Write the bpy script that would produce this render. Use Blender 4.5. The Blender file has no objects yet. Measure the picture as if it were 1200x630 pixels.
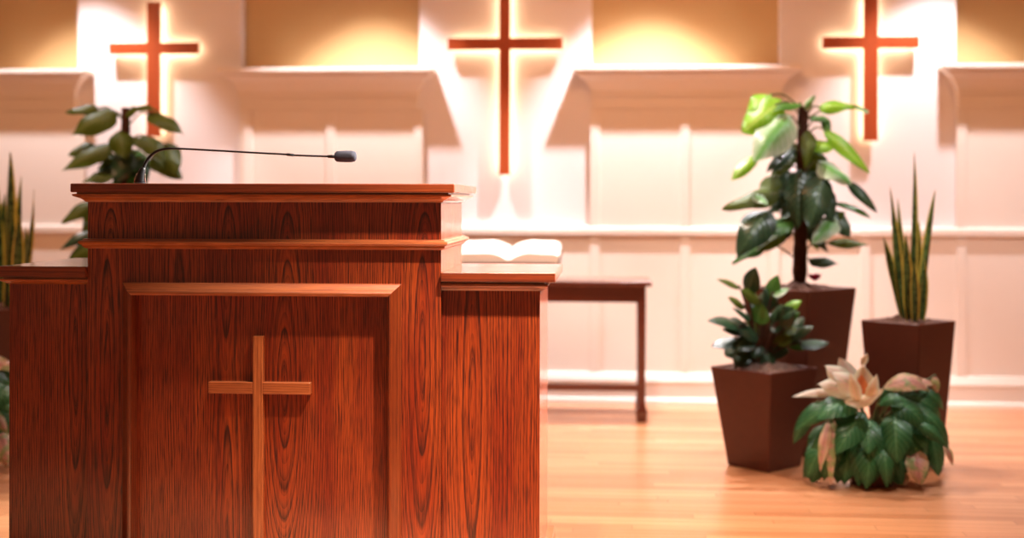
import bpy, bmesh, math, random
from mathutils import Vector, Matrix

PI = math.pi
S = bpy.context.scene
C = S.collection
rnd = random.Random(7)

# ------------------------------------------------------------------ camera model
F = 1500.0          # focal length in pixels of the 1200 px wide frame
EYE = 1.15
HY = 236.5          # horizon row
YAW = 0.075         # camera turned left of the wall normal
ROLL = 0.002
cs, sn = math.cos(YAW), math.sin(YAW)

def on_plane(px, py, Y):
    """world point seen at px,py on the vertical plane y = Y (all planes parallel to the wall)"""
    a = (px - 600) / F
    X = Y * (a * cs - sn) / (cs + a * sn)
    d = -X * sn + Y * cs
    hy = HY + ROLL * (px - 600)
    return Vector((X, Y, EYE - (py - hy) / F * d))

def X_at(px, Y): return on_plane(px, 0, Y).x
def Z_at(px, py, Y): return on_plane(px, py, Y).z

# ------------------------------------------------------------------ object helpers
def tag(o, label=None, cat=None, group=None, kind=None):
    if label: o['label'] = label
    if cat: o['category'] = cat
    if group: o['group'] = group
    if kind: o['kind'] = kind
    return o

def thing(name, label, cat, loc=(0, 0, 0), group=None, rz=0):
    o = bpy.data.objects.new(name, None)
    C.objects.link(o)
    o.location = loc
    o.rotation_euler = (0, 0, rz)
    o.empty_display_size = .1
    return tag(o, label, cat, group)

def obj(name, bm, mat, parent=None, smooth=False, bevel=0, label=None):
    me = bpy.data.meshes.new(name)
    bmesh.ops.recalc_face_normals(bm, faces=bm.faces[:])
    bm.to_mesh(me)
    bm.free()
    for m in (mat if isinstance(mat, (list, tuple)) else [mat]):
        me.materials.append(m)
    if smooth:
        me.polygons.foreach_set('use_smooth', [True] * len(me.polygons))
    o = bpy.data.objects.new(name, me)
    C.objects.link(o)
    if parent: o.parent = parent
    if label: o['label'] = label
    if bevel:
        b = o.modifiers.new('b', 'BEVEL')
        b.width = bevel; b.segments = 3; b.limit_method = 'ANGLE'; b.angle_limit = math.radians(40)
    return o

def box(bm, x0, x1, y0, y1, z0, z1):
    v = [bm.verts.new(p) for p in ((x0, y0, z0), (x1, y0, z0), (x1, y1, z0), (x0, y1, z0),
                                   (x0, y0, z1), (x1, y0, z1), (x1, y1, z1), (x0, y1, z1))]
    for f in ((0, 3, 2, 1), (4, 5, 6, 7), (0, 1, 5, 4), (1, 2, 6, 5), (2, 3, 7, 6), (3, 0, 4, 7)):
        bm.faces.new([v[i] for i in f])

def B(*boxes):
    bm = bmesh.new()
    for b in boxes: box(bm, *b)
    return bm

def loft(bm, rings, cap0=True, cap1=True, closed=True):
    R = [[bm.verts.new(p) for p in r] for r in rings]
    n = len(R[0])
    for a, b in zip(R, R[1:]):
        for i in range(n if closed else n - 1):
            j = (i + 1) % n
            bm.faces.new((a[i], a[j], b[j], b[i]))
    if cap0: bm.faces.new(R[0][::-1])
    if cap1: bm.faces.new(R[-1])
    return R

def frame_bars(x0, x1, z0, z1, yf, prof, sides):
    bm = bmesh.new()
    R = [[bm.verts.new(p) for p in ((x0 + i, yf - o, z0 + i), (x1 - i, yf - o, z0 + i), (x1 - i, yf - o, z1 - i), (x0 + i, yf - o, z1 - i))] for i, o in prof]
    for a, b in zip(R, R[1:]):
        for k in sides:
            bm.faces.new((a[k], a[(k + 1) % 4], b[(k + 1) % 4], b[k]))
    bmesh.ops.delete(bm, geom=[v for v in bm.verts if not v.link_faces], context='VERTS')
    return bm

def around_box(x0, x1, y0, y1, prof):
    """moulding with mitred corners round a rectangular carcass: prof = (outward, z)"""
    bm = bmesh.new()
    loft(bm, [[(x0 - o, y0 - o, z), (x1 + o, y0 - o, z), (x1 + o, y1 + o, z), (x0 - o, y1 + o, z)] for o, z in prof])
    return bm

def picture_frame(x0, x1, z0, z1, yf, prof):
    """mitred frame on a vertical face: prof = (inset, outward)"""
    bm = bmesh.new()
    loft(bm, [[(x0 + i, yf - o, z0 + i), (x1 - i, yf - o, z0 + i), (x1 - i, yf - o, z1 - i), (x0 + i, yf - o, z1 - i)]
              for i, o in prof], cap0=False, cap1=False)
    return bm

def tube(bm, pts, radii, seg=8, caps=True):
    pts = [Vector(p) for p in pts]
    if not isinstance(radii, (list, tuple)): radii = [radii] * len(pts)
    rings = []
    up = Vector((0, 0, 1))
    prev = None
    for i, p in enumerate(pts):
        t = (pts[min(i + 1, len(pts) - 1)] - pts[max(i - 1, 0)]).normalized()
        if prev is None:
            a = t.cross(up)
            if a.length < .1: a = t.cross(Vector((1, 0, 0)))
        else:
            a = prev - t * prev.dot(t)
        a.normalize(); b = t.cross(a); prev = a
        rings.append([p + (a * math.cos(2 * PI * k / seg) + b * math.sin(2 * PI * k / seg)) * radii[i] for k in range(seg)])
    loft(bm, rings, caps, caps)

def spline(pts, n=8):
    pts = [Vector(p) for p in pts]
    P = [pts[0] * 2 - pts[1]] + pts + [pts[-1] * 2 - pts[-2]]
    out = []
    for i in range(1, len(P) - 2):
        for k in range(n):
            t = k / n
            out.append(.5 * ((2 * P[i]) + (P[i + 1] - P[i - 1]) * t + (2 * P[i - 1] - 5 * P[i] + 4 * P[i + 1] - P[i + 2]) * t * t
                             + (3 * P[i] - P[i - 1] - 3 * P[i + 1] + P[i + 2]) * t ** 3))
    out.append(pts[-1])
    return out

# ------------------------------------------------------------------ materials
class NT:
    def __init__(s, name):
        s.m = bpy.data.materials.new(name); s.m.use_nodes = True
        s.t = s.m.node_tree; s.t.nodes.clear()
    def n(s, kind, **kw):
        o = s.t.nodes.new(kind)
        for k, v in kw.items():
            if k in ('inp',):
                for a, b in v.items():
                    if hasattr(b, 'is_output'): s.t.links.new(b, o.inputs[a])
                    else: o.inputs[a].default_value = b
            else: setattr(o, k, v)
        return o
    def math(s, op, a, b=None, c=None):
        o = s.t.nodes.new('ShaderNodeMath'); o.operation = op
        for i, v in enumerate((a, b, c)):
            if v is None: continue
            if hasattr(v, 'is_output'): s.t.links.new(v, o.inputs[i])
            else: o.inputs[i].default_value = v
        return o.outputs[0]
    def ramp(s, fac, stops):
        o = s.t.nodes.new('ShaderNodeValToRGB'); s.t.links.new(fac, o.inputs[0])
        e = o.color_ramp.elements
        while len(e) < len(stops): e.new(.5)
        for q, (p, c) in zip(e, stops): q.position = p; q.color = (*c, 1)
        return o.outputs[0]
    def mix(s, fac, a, b, blend='MIX'):
        o = s.t.nodes.new('ShaderNodeMix'); o.data_type = 'RGBA'; o.blend_type = blend
        for i, v in ((0, fac), (6, a), (7, b)):
            if hasattr(v, 'is_output'): s.t.links.new(v, o.inputs[i])
            elif i == 0: o.inputs[i].default_value = v
            else: o.inputs[i].default_value = (*v, 1)
        return o.outputs[2]
    def bsdf(s, color, rough=.5, **kw):
        b = s.t.nodes.new('ShaderNodeBsdfPrincipled')
        for k, v in dict({'Base Color': color, 'Roughness': rough}, **kw).items():
            if hasattr(v, 'is_output'): s.t.links.new(v, b.inputs[k])
            elif isinstance(v, tuple) and len(v) == 3: b.inputs[k].default_value = (*v, 1)
            else: b.inputs[k].default_value = v
        o = s.t.nodes.new('ShaderNodeOutputMaterial')
        s.t.links.new(b.outputs[0], o.inputs[0])
        s.b = b; s.o = o
        return s.m
    def bump(s, h, strength=.2, dist=.002):
        o = s.n('ShaderNodeBump', inp={'Height': h, 'Strength': strength, 'Distance': dist})
        s.t.links.new(o.outputs[0], s.b.inputs['Normal'])

LIGHT_OAK = (.48, .078, .015)
MID_OAK = (.31, .032, .008)
DARK_OAK = (.042, .004, .002)

def oak(name, axis='z', cath=(), seed=0., spacing=.0145, cols=(LIGHT_OAK, MID_OAK, DARK_OAK), rough=.30, wmul=.024, hmul=.36, contrast=1.):
    """plain-sawn oak: nested flame figures round the given centres (x, z), straight grain elsewhere"""
    t = NT(name)
    tc = t.n('ShaderNodeTexCoord').outputs['Object']
    sp = t.n('ShaderNodeSeparateXYZ', inp={0: tc})
    x, y, z = sp.outputs
    if axis == 'z': a = t.math('ADD', x, t.math('MULTIPLY', y, .93)); l = z
    elif axis == 'x': a = t.math('ADD', z, t.math('MULTIPLY', y, .93)); l = x
    else: a = t.math('ADD', x, z); l = y
    # slow wander of the grain
    v1 = t.n('ShaderNodeCombineXYZ', inp={0: t.math('MULTIPLY', a, 9.), 1: t.math('MULTIPLY', l, 3.2), 2: seed})
    n1 = t.n('ShaderNodeTexNoise', inp={'Vector': v1.outputs[0], 'Scale': 1., 'Detail': 3., 'Roughness': .55}).outputs[0]
    aw = t.math('ADD', a, t.math('MULTIPLY', t.math('SUBTRACT', n1, .5), .009))
    v2 = t.n('ShaderNodeCombineXYZ', inp={0: t.math('MULTIPLY', a, 70.), 1: t.math('MULTIPLY', l, 6.), 2: seed + 3.3})
    n2 = t.n('ShaderNodeTexNoise', inp={'Vector': v2.outputs[0], 'Scale': 1., 'Detail': 2.}).outputs[0]
    aw = t.math('ADD', aw, t.math('MULTIPLY', t.math('SUBTRACT', n2, .5), .004))
    q = None
    for c in cath:
        cx, cz = c[0], c[1]
        w = c[2] if len(c) > 2 else wmul
        h = c[3] if len(c) > 3 else hmul
        dx = t.math('DIVIDE', t.math('SUBTRACT', aw, cx), w)
        dz = t.math('DIVIDE', t.math('SUBTRACT', l, cz), h)
        r = t.math('SQRT', t.math('ADD', t.math('MULTIPLY', dx, dx), t.math('MULTIPLY', dz, dz)))
        r = t.math('MULTIPLY', r, w)
        q = r if q is None else t.math('MINIMUM', q, r)
    if q is None: q = aw
    g = t.math('MULTIPLY', t.math('POWER', q, 1.27), 2.7 / spacing) if cath else t.math('MULTIPLY', q, 1. / spacing)
    # uneven ring spacing
    g = t.math('ADD', g, t.math('MULTIPLY', t.math('SINE', t.math('MULTIPLY', q, 95.)), .40))
    fr = t.math('FRACT', g)
    ring = t.math('POWER', fr, 2.4)                      # dark line at the end of each ring
    edge = t.math('SMOOTH_MIN', t.math('MULTIPLY', t.math('SUBTRACT', 1., fr), 9.), 1., .1)
    ring = t.math('MULTIPLY', ring, edge)
    # short dark pores
    v3 = t.n('ShaderNodeCombineXYZ', inp={0: t.math('MULTIPLY', aw, 300.), 1: t.math('MULTIPLY', l, 9.), 2: seed + 8.})
    n3 = t.n('ShaderNodeTexNoise', inp={'Vector': v3.outputs[0], 'Scale': 1., 'Detail': 2., 'Roughness': .7}).outputs[0]
    pore = t.n('ShaderNodeMapRange', inp={'Value': n3, 'From Min': .45, 'From Max': .62}).outputs[0]
    # fine secondary rings
    fine = t.math('FRACT', t.math('MULTIPLY', g, 2.6))
    fine = t.math('POWER', fine, 2.)
    v4 = t.n('ShaderNodeCombineXYZ', inp={0: t.math('MULTIPLY', a, 14.), 1: t.math('MULTIPLY', l, 1.3), 2: seed + 15.})
    n4 = t.n('ShaderNodeTexNoise', inp={'Vector': v4.outputs[0], 'Scale': 1., 'Detail': 3.}).outputs[0]
    base = t.mix(t.n('ShaderNodeMapRange', inp={'Value': n4, 'From Min': .35, 'From Max': .65}).outputs[0], cols[0], cols[1])
    dark = t.math('ADD', t.math('MULTIPLY', ring, .85 * contrast), t.math('MULTIPLY', fine, .32 * contrast))
    dark = t.math('ADD', dark, t.math('MULTIPLY', pore, .50 * contrast))
    dark = t.math('MINIMUM', dark, 1.)
    col = t.mix(dark, base, cols[2])
    rg = t.math('ADD', t.math('MULTIPLY', dark, .15), rough)
    m = t.bsdf(col, rg, **{'Specular IOR Level': .5, 'Coat Weight': .9, 'Coat Roughness': .13})
    t.bump(t.math('SUBTRACT', 1., dark), .25, .0008)
    return m

def plain(name, col, rough=.5, spec=.5, metal=0., noise=.06, scale=8., bumpy=0.):
    t = NT(name)
    tc = t.n('ShaderNodeTexCoord').outputs['Object']
    n = t.n('ShaderNodeTexNoise', inp={'Vector': tc, 'Scale': scale, 'Detail': 4.}).outputs[0]
    c = t.mix(n, tuple(v * (1 - noise) for v in col), tuple(min(1., v * (1 + noise)) for v in col))
    m = t.bsdf(c, rough, Metallic=metal, **{'Specular IOR Level': spec})
    if bumpy: t.bump(n, bumpy, .004)
    return m

def leaf_mat(name, edge, mid, vein, rough=.32, transl=.25, spots=None, spec=.5):
    """uv.x runs across the blade 0..1, uv.y from stalk to tip"""
    t = NT(name)
    uv = t.n('ShaderNodeTexCoord').outputs['UV']
    sp = t.n('ShaderNodeSeparateXYZ', inp={0: uv})
    u, v = sp.outputs[0], sp.outputs[1]
    au = t.math('ABSOLUTE', t.math('SUBTRACT', u, .5))
    obv = t.n('ShaderNodeTexCoord').outputs['Object']
    n = t.n('ShaderNodeTexNoise', inp={'Vector': obv, 'Scale': 14., 'Detail': 4.}).outputs[0]
    w = t.math('ADD', t.math('MULTIPLY', au, 2.), t.math('MULTIPLY', t.math('SUBTRACT', n, .5), .7))
    base = t.mix(t.n('ShaderNodeMapRange', inp={'Value': w, 'From Min': .15, 'From Max': .85}).outputs[0], mid, edge)
    rib = t.n('ShaderNodeMapRange', inp={'Value': au, 'From Min': .012, 'From Max': .04, 'To Min': 1., 'To Max': 0.}).outputs[0]
    sv = t.math('FRACT', t.math('MULTIPLY', t.math('SUBTRACT', v, t.math('MULTIPLY', au, .55)), 8.))
    sv = t.math('ABSOLUTE', t.math('SUBTRACT', sv, .5))
    side = t.n('ShaderNodeMapRange', inp={'Value': sv, 'From Min': .02, 'From Max': .10, 'To Min': .7, 'To Max': 0.}).outputs[0]
    vv = t.math('MAXIMUM', rib, side)
    col = t.mix(t.math('MULTIPLY', vv, .75), base, vein)
    if spots:
        n2 = t.n('ShaderNodeTexNoise', inp={'Vector': obv, 'Scale': 26., 'Detail': 2.}).outputs[0]
        col = t.mix(t.n('ShaderNodeMapRange', inp={'Value': n2, 'From Min': .5, 'From Max': .6}).outputs[0], col, spots)
    m = t.bsdf(col, rough, **{'Specular IOR Level': spec})
    tr = t.n('ShaderNodeBsdfTranslucent', inp={'Color': col})
    mx = t.n('ShaderNodeMixShader', inp={0: transl})
    t.t.links.new(t.b.outputs[0], mx.inputs[1]); t.t.links.new(tr.outputs[0], mx.inputs[2])
    t.t.links.new(mx.outputs[0], t.o.inputs[0])
    t.bump(t.math('SUBTRACT', sv, t.math('MULTIPLY', rib, .5)), .5, .004)
    return m

def snake_mat():
    t = NT('snake_leaf')
    uv = t.n('ShaderNodeTexCoord').outputs['UV']
    sp = t.n('ShaderNodeSeparateXYZ', inp={0: uv})
    u, v = sp.outputs[0], sp.outputs[1]
    au = t.math('MULTIPLY', t.math('ABSOLUTE', t.math('SUBTRACT', u, .5)), 2.)
    n = t.n('ShaderNodeTexNoise', inp={'Vector': t.n('ShaderNodeCombineXYZ', inp={0: t.math('MULTIPLY', u, 1.5), 1: t.math('MULTIPLY', v, 26.), 2: .3}).outputs[0], 'Scale': 1., 'Detail': 4.}).outputs[0]
    band = t.n('ShaderNodeMapRange', inp={'Value': n, 'From Min': .42, 'From Max': .6}).outputs[0]
    mid = t.mix(band, (.016, .045, .012), (.09, .15, .04))
    e = t.n('ShaderNodeMapRange', inp={'Value': t.math('ADD', au, t.math('MULTIPLY', n, .12)), 'From Min': .72, 'From Max': .82}).outputs[0]
    col = t.mix(e, mid, (.55, .45, .07))
    return t.bsdf(col, .4, **{'Specular IOR Level': .35})

def floor_mat():
    t = NT('oak_floor_boards')
    tc = t.n('ShaderNodeTexCoord').outputs['Object']
    sp = t.n('ShaderNodeSeparateXYZ', inp={0: tc})
    x, y = sp.outputs[0], sp.outputs[1]
    W = .058
    row = t.math('FLOOR', t.math('DIVIDE', y, W))
    off = t.n('ShaderNodeTexWhiteNoise', noise_dimensions='1D', inp={'W': row}).outputs[0]
    xs = t.math('ADD', x, t.math('MULTIPLY', off, 1.3))
    colr = t.math('FLOOR', t.math('DIVIDE', xs, 1.15))
    idv = t.n('ShaderNodeCombineXYZ', inp={0: row, 1: colr, 2: 0.})
    r = t.n('ShaderNodeTexWhiteNoise', noise_dimensions='3D', inp={'Vector': idv.outputs[0]}).outputs[0]
    gv = t.n('ShaderNodeCombineXYZ', inp={0: t.math('MULTIPLY', x, 1.6), 1: t.math('MULTIPLY', y, 75.), 2: t.math('MULTIPLY', r, 20.)})
    g = t.n('ShaderNodeTexNoise', inp={'Vector': gv.outputs[0], 'Scale': 1., 'Detail': 5., 'Roughness': .65}).outputs[0]
    base = t.ramp(r, [(0, (.44, .175, .078)), (.5, (.53, .225, .105)), (1, (.62, .29, .145))])
    col = t.mix(t.n('ShaderNodeMapRange', inp={'Value': g, 'From Min': .45, 'From Max': .75, 'To Max': .6}).outputs[0], base, (.33, .13, .04))
    fy = t.math('FRACT', t.math('DIVIDE', y, W)); fx = t.math('FRACT', t.math('DIVIDE', xs, 1.15))
    sy = t.math('LESS_THAN', fy, .03); sx = t.math('LESS_THAN', fx, .002)
    seam = t.math('MAXIMUM', sy, sx)
    col = t.mix(t.math('MULTIPLY', seam, .7), col, (.10, .035, .01))
    m = t.bsdf(col, t.math('ADD', .24, t.math('MULTIPLY', g, .16)), **{'Specular IOR Level': .5, 'Coat Weight': .25, 'Coat Roughness': .22})
    t.bump(t.math('SUBTRACT', 1., seam), .25, .001)
    return m

M = {}
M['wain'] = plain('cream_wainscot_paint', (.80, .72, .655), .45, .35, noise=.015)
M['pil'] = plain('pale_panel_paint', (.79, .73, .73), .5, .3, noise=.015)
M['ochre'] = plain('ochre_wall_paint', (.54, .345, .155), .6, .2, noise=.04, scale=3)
M['ceil'] = plain('ceiling_paint', (.75, .70, .64), .8, .2, noise=.02)
M['floor'] = floor_mat()
M['pot'] = plain('brown_resin_pot', (.082, .019, .009), .42, .4, noise=.15, scale=30)
M['soil'] = plain('bark_mulch', (.10, .05, .035), .9, .2, noise=.7, scale=60, bumpy=1.)
M['gravel'] = plain('grey_bark_chips', (.20, .125, .095), .9, .2, noise=.8, scale=70, bumpy=1.)
M['black'] = plain('black_satin_metal', (.012, .012, .014), .32, .5, noise=.05)
M['foam'] = plain('grey_foam', (.055, .055, .072), .95, .2, noise=.5, scale=400, bumpy=.6)
M['chrome'] = plain('chrome', (.75, .75, .75), .12, .5, metal=1., noise=.01)
M['page'] = plain('white_book_paper', (.84, .78, .70), .7, .2, noise=.02)
M['cover'] = plain('dark_book_cover', (.07, .018, .010), .5, .3)
M['gilt'] = plain('brown_page_edge', (.50, .33, .20), .5, .3)
M['moss'] = plain('coir_totem_pole', (.055, .022, .014), .95, .1, noise=.7, scale=60, bumpy=1.)
M['stem'] = plain('green_stalk', (.09, .10, .03), .5, .3, noise=.3)
M['bark'] = plain('brown_stalk', (.06, .028, .016), .7, .3, noise=.4, scale=40)
M['lime'] = leaf_mat('young_lime_leaf', (.15, .42, .015), (.22, .50, .02), (.50, .66, .15), .35, .40)
M['green'] = leaf_mat('philodendron_leaf', (.035, .12, .014), (.05, .16, .022), (.13, .26, .07), .33, .25, spec=.35)
M['olive'] = leaf_mat('olive_leaf', (.055, .085, .006), (.075, .11, .010), (.15, .19, .04), .45, .30, spec=.25)
M['deep'] = leaf_mat('dark_glossy_leaf', (.014, .040, .018), (.020, .055, .022), (.07, .13, .06), .30, .10, spec=.42)
M['pale_sheen'] = leaf_mat('pale_sheen_leaf', (.46, .58, .44), (.10, .28, .06), (.07, .27, .02), .35, .2, spec=.35)  # pale leaf, with the whitish gloss sheen put into its colour
M['calla'] = leaf_mat('green_foliage_leaf', (.020, .095, .030), (.035, .15, .048), (.12, .30, .12), .36, .18, spec=.4)
M['pink'] = leaf_mat('pink_cream_leaf', (.60, .42, .24), (.62, .30, .24), (.30, .12, .07), .45, .25, spots=(.30, .33, .12))
M['petal'] = leaf_mat('cream_petal', (.80, .76, .55), (.78, .52, .34), (.50, .62, .25), .45, .3)
M['pearl'] = leaf_mat('pale_pink_petal', (.72, .74, .60), (.78, .60, .52), (.45, .60, .32), .45, .3)
M['inner'] = leaf_mat('orange_petal', (.75, .28, .10), (.70, .16, .06), (.60, .35, .12), .45, .3)
M['red'] = plain('magenta_bloom', (.35, .012, .05), .5, .3)
M['snake'] = snake_mat()
em = NT('warm_light_strip')
e_ = em.n('ShaderNodeEmission', inp={'Color': (1., .70, .40, 1), 'Strength': 14.})
em.t.links.new(e_.outputs[0], em.n('ShaderNodeOutputMaterial').inputs[0])
M['strip'] = em.m

# ------------------------------------------------------------------ the room
YW = 7.42            # face of the wainscot stiles
YP = YW + .009       # sunk panels
def struct(name, bm, mat, **k):
    o = obj(name, bm, mat, **k); o['kind'] = 'structure'; return o
CEIL = 3.25
XL, XR = -6.2, 5.2
struct('floor', B((XL, XR, -3.5, YW + .3, -.08, 0)), M['floor'])
struct('ceiling', B((XL, XR, 2.2, YW + .3, CEIL, CEIL + .1)), M['ceil'])
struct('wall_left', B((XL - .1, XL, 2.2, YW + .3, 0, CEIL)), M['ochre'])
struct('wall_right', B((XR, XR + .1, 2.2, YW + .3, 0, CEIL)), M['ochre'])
zr = Z_at(800, 266, YW)            # chair rail top
zs = Z_at(800, 76, YW - .12)       # ledge top
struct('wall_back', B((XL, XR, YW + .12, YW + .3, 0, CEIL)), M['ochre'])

pil = [(88, 280), (490, 693), (915, 1122)]
pil = [(X_at(a, YW), X_at(b, YW)) for a, b in pil]
k = 1
def trim(bm, mat=None, bevel=0):
    global k
    o = struct('trim_%d' % k, bm, mat or M['wain'], bevel=bevel); k += 1
    return o
bays = [(XL, pil[0][0]), (pil[0][1], pil[1][0]), (pil[1][1], pil[2][0]), (pil[2][1], XR)]
struct('wall_wainscot', B((XL, XR, YP, YW + .12, 0, zr - .02), *[(a, b, YP, YW + .12, zr - .02, zs - .03) for a, b in bays]), M['wain'])
YPIL = YP + .030
for a, b in pil:      # pale full-height panels that carry the crosses
    trim(B((a, b, YPIL, YW + .12, zr - .02, CEIL)), M['pil'])
# ledges with crown moulding between them
crown = [(.0, zs - .165), (.012, zs - .165), (.014, zs - .135), (.022, zs - .115), (.045, zs - .075), (.072, zs - .052), (.084, zs - .045),
         (.084, zs - .034), (.105, zs - .030), (.112, zs - .022), (.112, zs - .004), (.108, zs), (.0, zs)]
for a, b in bays:
    trim(around_box(a + .01, b - .01, YW, YW + .15, crown))
# stiles
for px in (290, 387, 490, 592, 697, 803, 908, 1014, 1127, 93, 186, -10, -115, -220, 1235, 1340):
    x = X_at(px, YW)
    inpil = any(a + .03 < x < b - .03 for a, b in pil)
    trim(B((x - .028, x + .028, YW - .002, YP + .01, .169, zr - .051)), bevel=.003)
    if not inpil: trim(B((x - .028, x + .028, YW - .002, YP + .01, zr + .001, zs - .241)), bevel=.003)
# chair rail, top rail, baseboard
def hrail(z0, z1, y0, x0=XL, x1=XR, **k_):
    return trim(B((x0, x1, y0, YP + .01, z0, z1)), **k_)
rail = [(0., zr - .050), (.013, zr - .048), (.016, zr - .044), (.017, zr - .016), (.012, zr - .003), (.0, zr + .002)]
trim(around_box(XL, XR, YW, YW + .05, rail))
for a, b in bays: hrail(zs - .24, zs - .12, YW, a + .005, b - .005, bevel=.003)
base = [(0., 0.), (.038, 0.), (.037, .010), (.031, .020), (.020, .026), (.019, .03), (.021, .112), (.024, .118), (.020, .130), (.004, .165), (0., .168)]
struct('baseboard_back', around_box(XL, XR, YW, YW + .05, base), M['wain'])

# ------------------------------------------------------------------ illuminated wall crosses
M['cherry'] = oak('cherry_red_oak', 'z', (), 4., .012, ((.48, .085, .018), (.40, .065, .014), (.20, .03, .008)), .35, contrast=.5)
def wall_cross(cx, y_arm, x0, x1, ytop, ybot, wv, wa, label):
    Y = YW - .032
    c = on_plane(cx, y_arm, Y)
    s = (-c.x * sn + Y * cs) / F
    hx0, hx1 = X_at(x0, Y) - c.x, X_at(x1, Y) - c.x
    up, dn = (y_arm - ytop) * s, (ybot - y_arm) * s
    wv *= s * .5; wa *= s * .5
    t = thing('wall_cross', label, 'cross', (c.x, Y, c.z), 'illuminated crosses on the back wall')
    bm = bmesh.new()
    T = .035
    out = [(-wv, -dn), (wv, -dn), (wv, -wa), (hx1, -wa), (hx1, wa), (wv, wa), (wv, up), (-wv, up), (-wv, wa), (hx0, wa), (hx0, -wa), (-wv, -wa)]
    loft(bm, [[(x, 0, z) for x, z in out], [(x, T, z) for x, z in out]])
    obj('cross_body', bm, M['cherry'], t, bevel=.003)
    i = .010
    bm = B((-wv + i, wv - i, T, T + .008, -dn + .02, -wa - .002), (-wv + i, wv - i, T, T + .008, wa + .002, up - .02),
           (hx0 + .02, hx1 - .02, T, T + .008, -wa + i, wa - i))
    obj('light_strip', bm, M['strip'], t, label='warm glowing strip behind the cross')
    for z in (up * .6, -dn * .7):
        bm = bmesh.new()
        tube(bm, [(0, T, z), (0, YPIL - Y + .002, z)], .008, 10)
        obj('mounting_stud', bm, M['chrome'], t)
wall_cross(179, 56.5, 127, 232, 2, 160, 16, 13.5, 'red-brown wooden cross glowing on the wall above the left leafy plant')
wall_cross(591, 51, 524, 659, -26, 205, 13.5, 14, 'largest red-brown wooden cross glowing in the middle of the wall')
wall_cross(1020.5, 49.5, 964, 1077, -8, 165, 17, 14, 'red-brown wooden cross glowing on the wall at the right, behind the tall climbing plant')

# ------------------------------------------------------------------ pulpit
YC = 3.68
pul = thing('pulpit', 'large red-stained oak pulpit with two lower side wings and a raised cross', 'pulpit', (on_plane(310, 300, YC).x, YC, 0))
ox = pul.location.x
PX = lambda px, Y=YC: X_at(px, Y) - ox
PZ = lambda px, py, Y=YC: Z_at(px, py, Y)
xl, xr = PX(103), PX(517)
D = .52
# local y = 0 on the front face; negative towards the camera
zt = PZ(310, 215, YC - .045)
z_slab0 = PZ(310, 225.5, YC - .045)
z_cove0 = PZ(310, 237, YC - .01)
z_b1 = PZ(310, 280, YC - .015); z_b0 = PZ(310, 291.5, YC - .015)
zf1 = PZ(310, 331.5, YC); zf0 = .06
fx0, fx1 = PX(144.5), PX(471)
cx = PX(303.5, YC + .0)
W = {}
W['frieze'] = oak('oak_frieze', 'z', ((PX(130), z_b1 - .02, .022, .10), (PX(268), z_b1 - .07, .02, .14), (PX(337), z_b1 - .05, .022, .12), (PX(498), z_b1 - .03, .024, .11)), 1.)
W['body'] = oak('oak_body', 'z', ((PX(126), PZ(310, 440), .021, .30), (PX(495), PZ(310, 415), .023, .28), (PX(337), PZ(310, 380), .02, .16), (PX(210), PZ(310, 700), .02, .5)), 2.)
W['panel'] = oak('oak_panel', 'z', ((PX(337), PZ(310, 455), .020, .16), (PX(270), PZ(310, 700), .022, .50), (PX(268), PZ(310, 250), .018, .30)), 3., spacing=.0135)
W['wing_r'] = oak('oak_wing_right', 'z', ((PX(561), PZ(560, 475), .018, .25),), 5., spacing=.017)
W['wing_l'] = oak('oak_wing_left', 'z', ((PX(93), PZ(60, 430), .018, .26),), 6., spacing=.013)
W['side'] = oak('oak_side', 'z', ((1.5, 1.2, .03, .4),), 7., contrast=.8)
W['rail'] = oak('oak_rail_toplit', 'x', (), 8., spacing=.022, contrast=.75, cols=((.56, .165, .05), (.44, .11, .03), (.12, .02, .007)))  # lightened oak: the bright glare on top-lit bevels is put into the colour
W['railz_shaded'] = oak('oak_rail_shaded', 'z', (), 8., spacing=.022, contrast=.75, cols=((.27, .050, .011), (.20, .030, .007), (.05, .006, .003)))  # darker copy of the rail oak: shade on the uprights put into the colour
W['slab'] = oak('oak_top', 'x', (), 9., spacing=.03, contrast=.7, cols=((.33, .060, .015), (.24, .038, .010), (.08, .010, .004)))
W['cross'] = oak('oak_cross_up', 'z', (), 10., spacing=.009, contrast=.8, cols=((.62, .19, .055), (.52, .14, .04), (.20, .04, .012)))
W['crossx'] = oak('oak_cross_arm', 'x', (), 11., spacing=.009, contrast=.8, cols=((.62, .19, .055), (.52, .14, .04), (.20, .04, .012)))

# carcass with a sunk panel opening in front
fr = .036
ix0, ix1, iz0, iz1 = fx0 + fr, fx1 - fr, zf0 + fr, zf1 - fr
bm = B((xl, ix0, 0, .03, .08, z_b0 + .01), (ix1, xr, 0, .03, .08, z_b0 + .01), (ix0, ix1, 0, .03, iz1, z_b0 + .01), (ix0, ix1, 0, .03, .08, iz0))
obj('front_frame', bm, W['body'], pul)
obj('front_panel', B((ix0 - .01, ix1 + .01, .012, .022, iz0 - .01, iz1 + .01)), W['panel'], pul)
bm = B((xl, xl + .025, .03, D, .08, z_b0 + .01), (xr - .025, xr, .03, D, .08, z_b0 + .01), (xl + .025, xr - .025, D - .4, D - .38, .08, z_b0 + .01))
obj('side_panel', bm, W['side'], pul)
obj('frieze', B((xl, xr, 0, D, z_b0 + .012, z_cove0 + .03)), W['frieze'], pul)
# bead between frieze and body
h = z_b1 - z_b0
bead = [(0, z_b0 - .002), (.006, z_b0), (.012, z_b0 + h * .18), (.013, z_b0 + h * .34), (.018, z_b0 + h * .42), (.022, z_b0 + h * .58), (.020, z_b0 + h * .76), (.012, z_b0 + h * .84), (.010, z_b1 - .001), (0, z_b1)]
obj('bead_moulding', around_box(xl, xr, 0, D, bead), W['rail'], pul, label='thin rounded moulding under the frieze')
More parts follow.
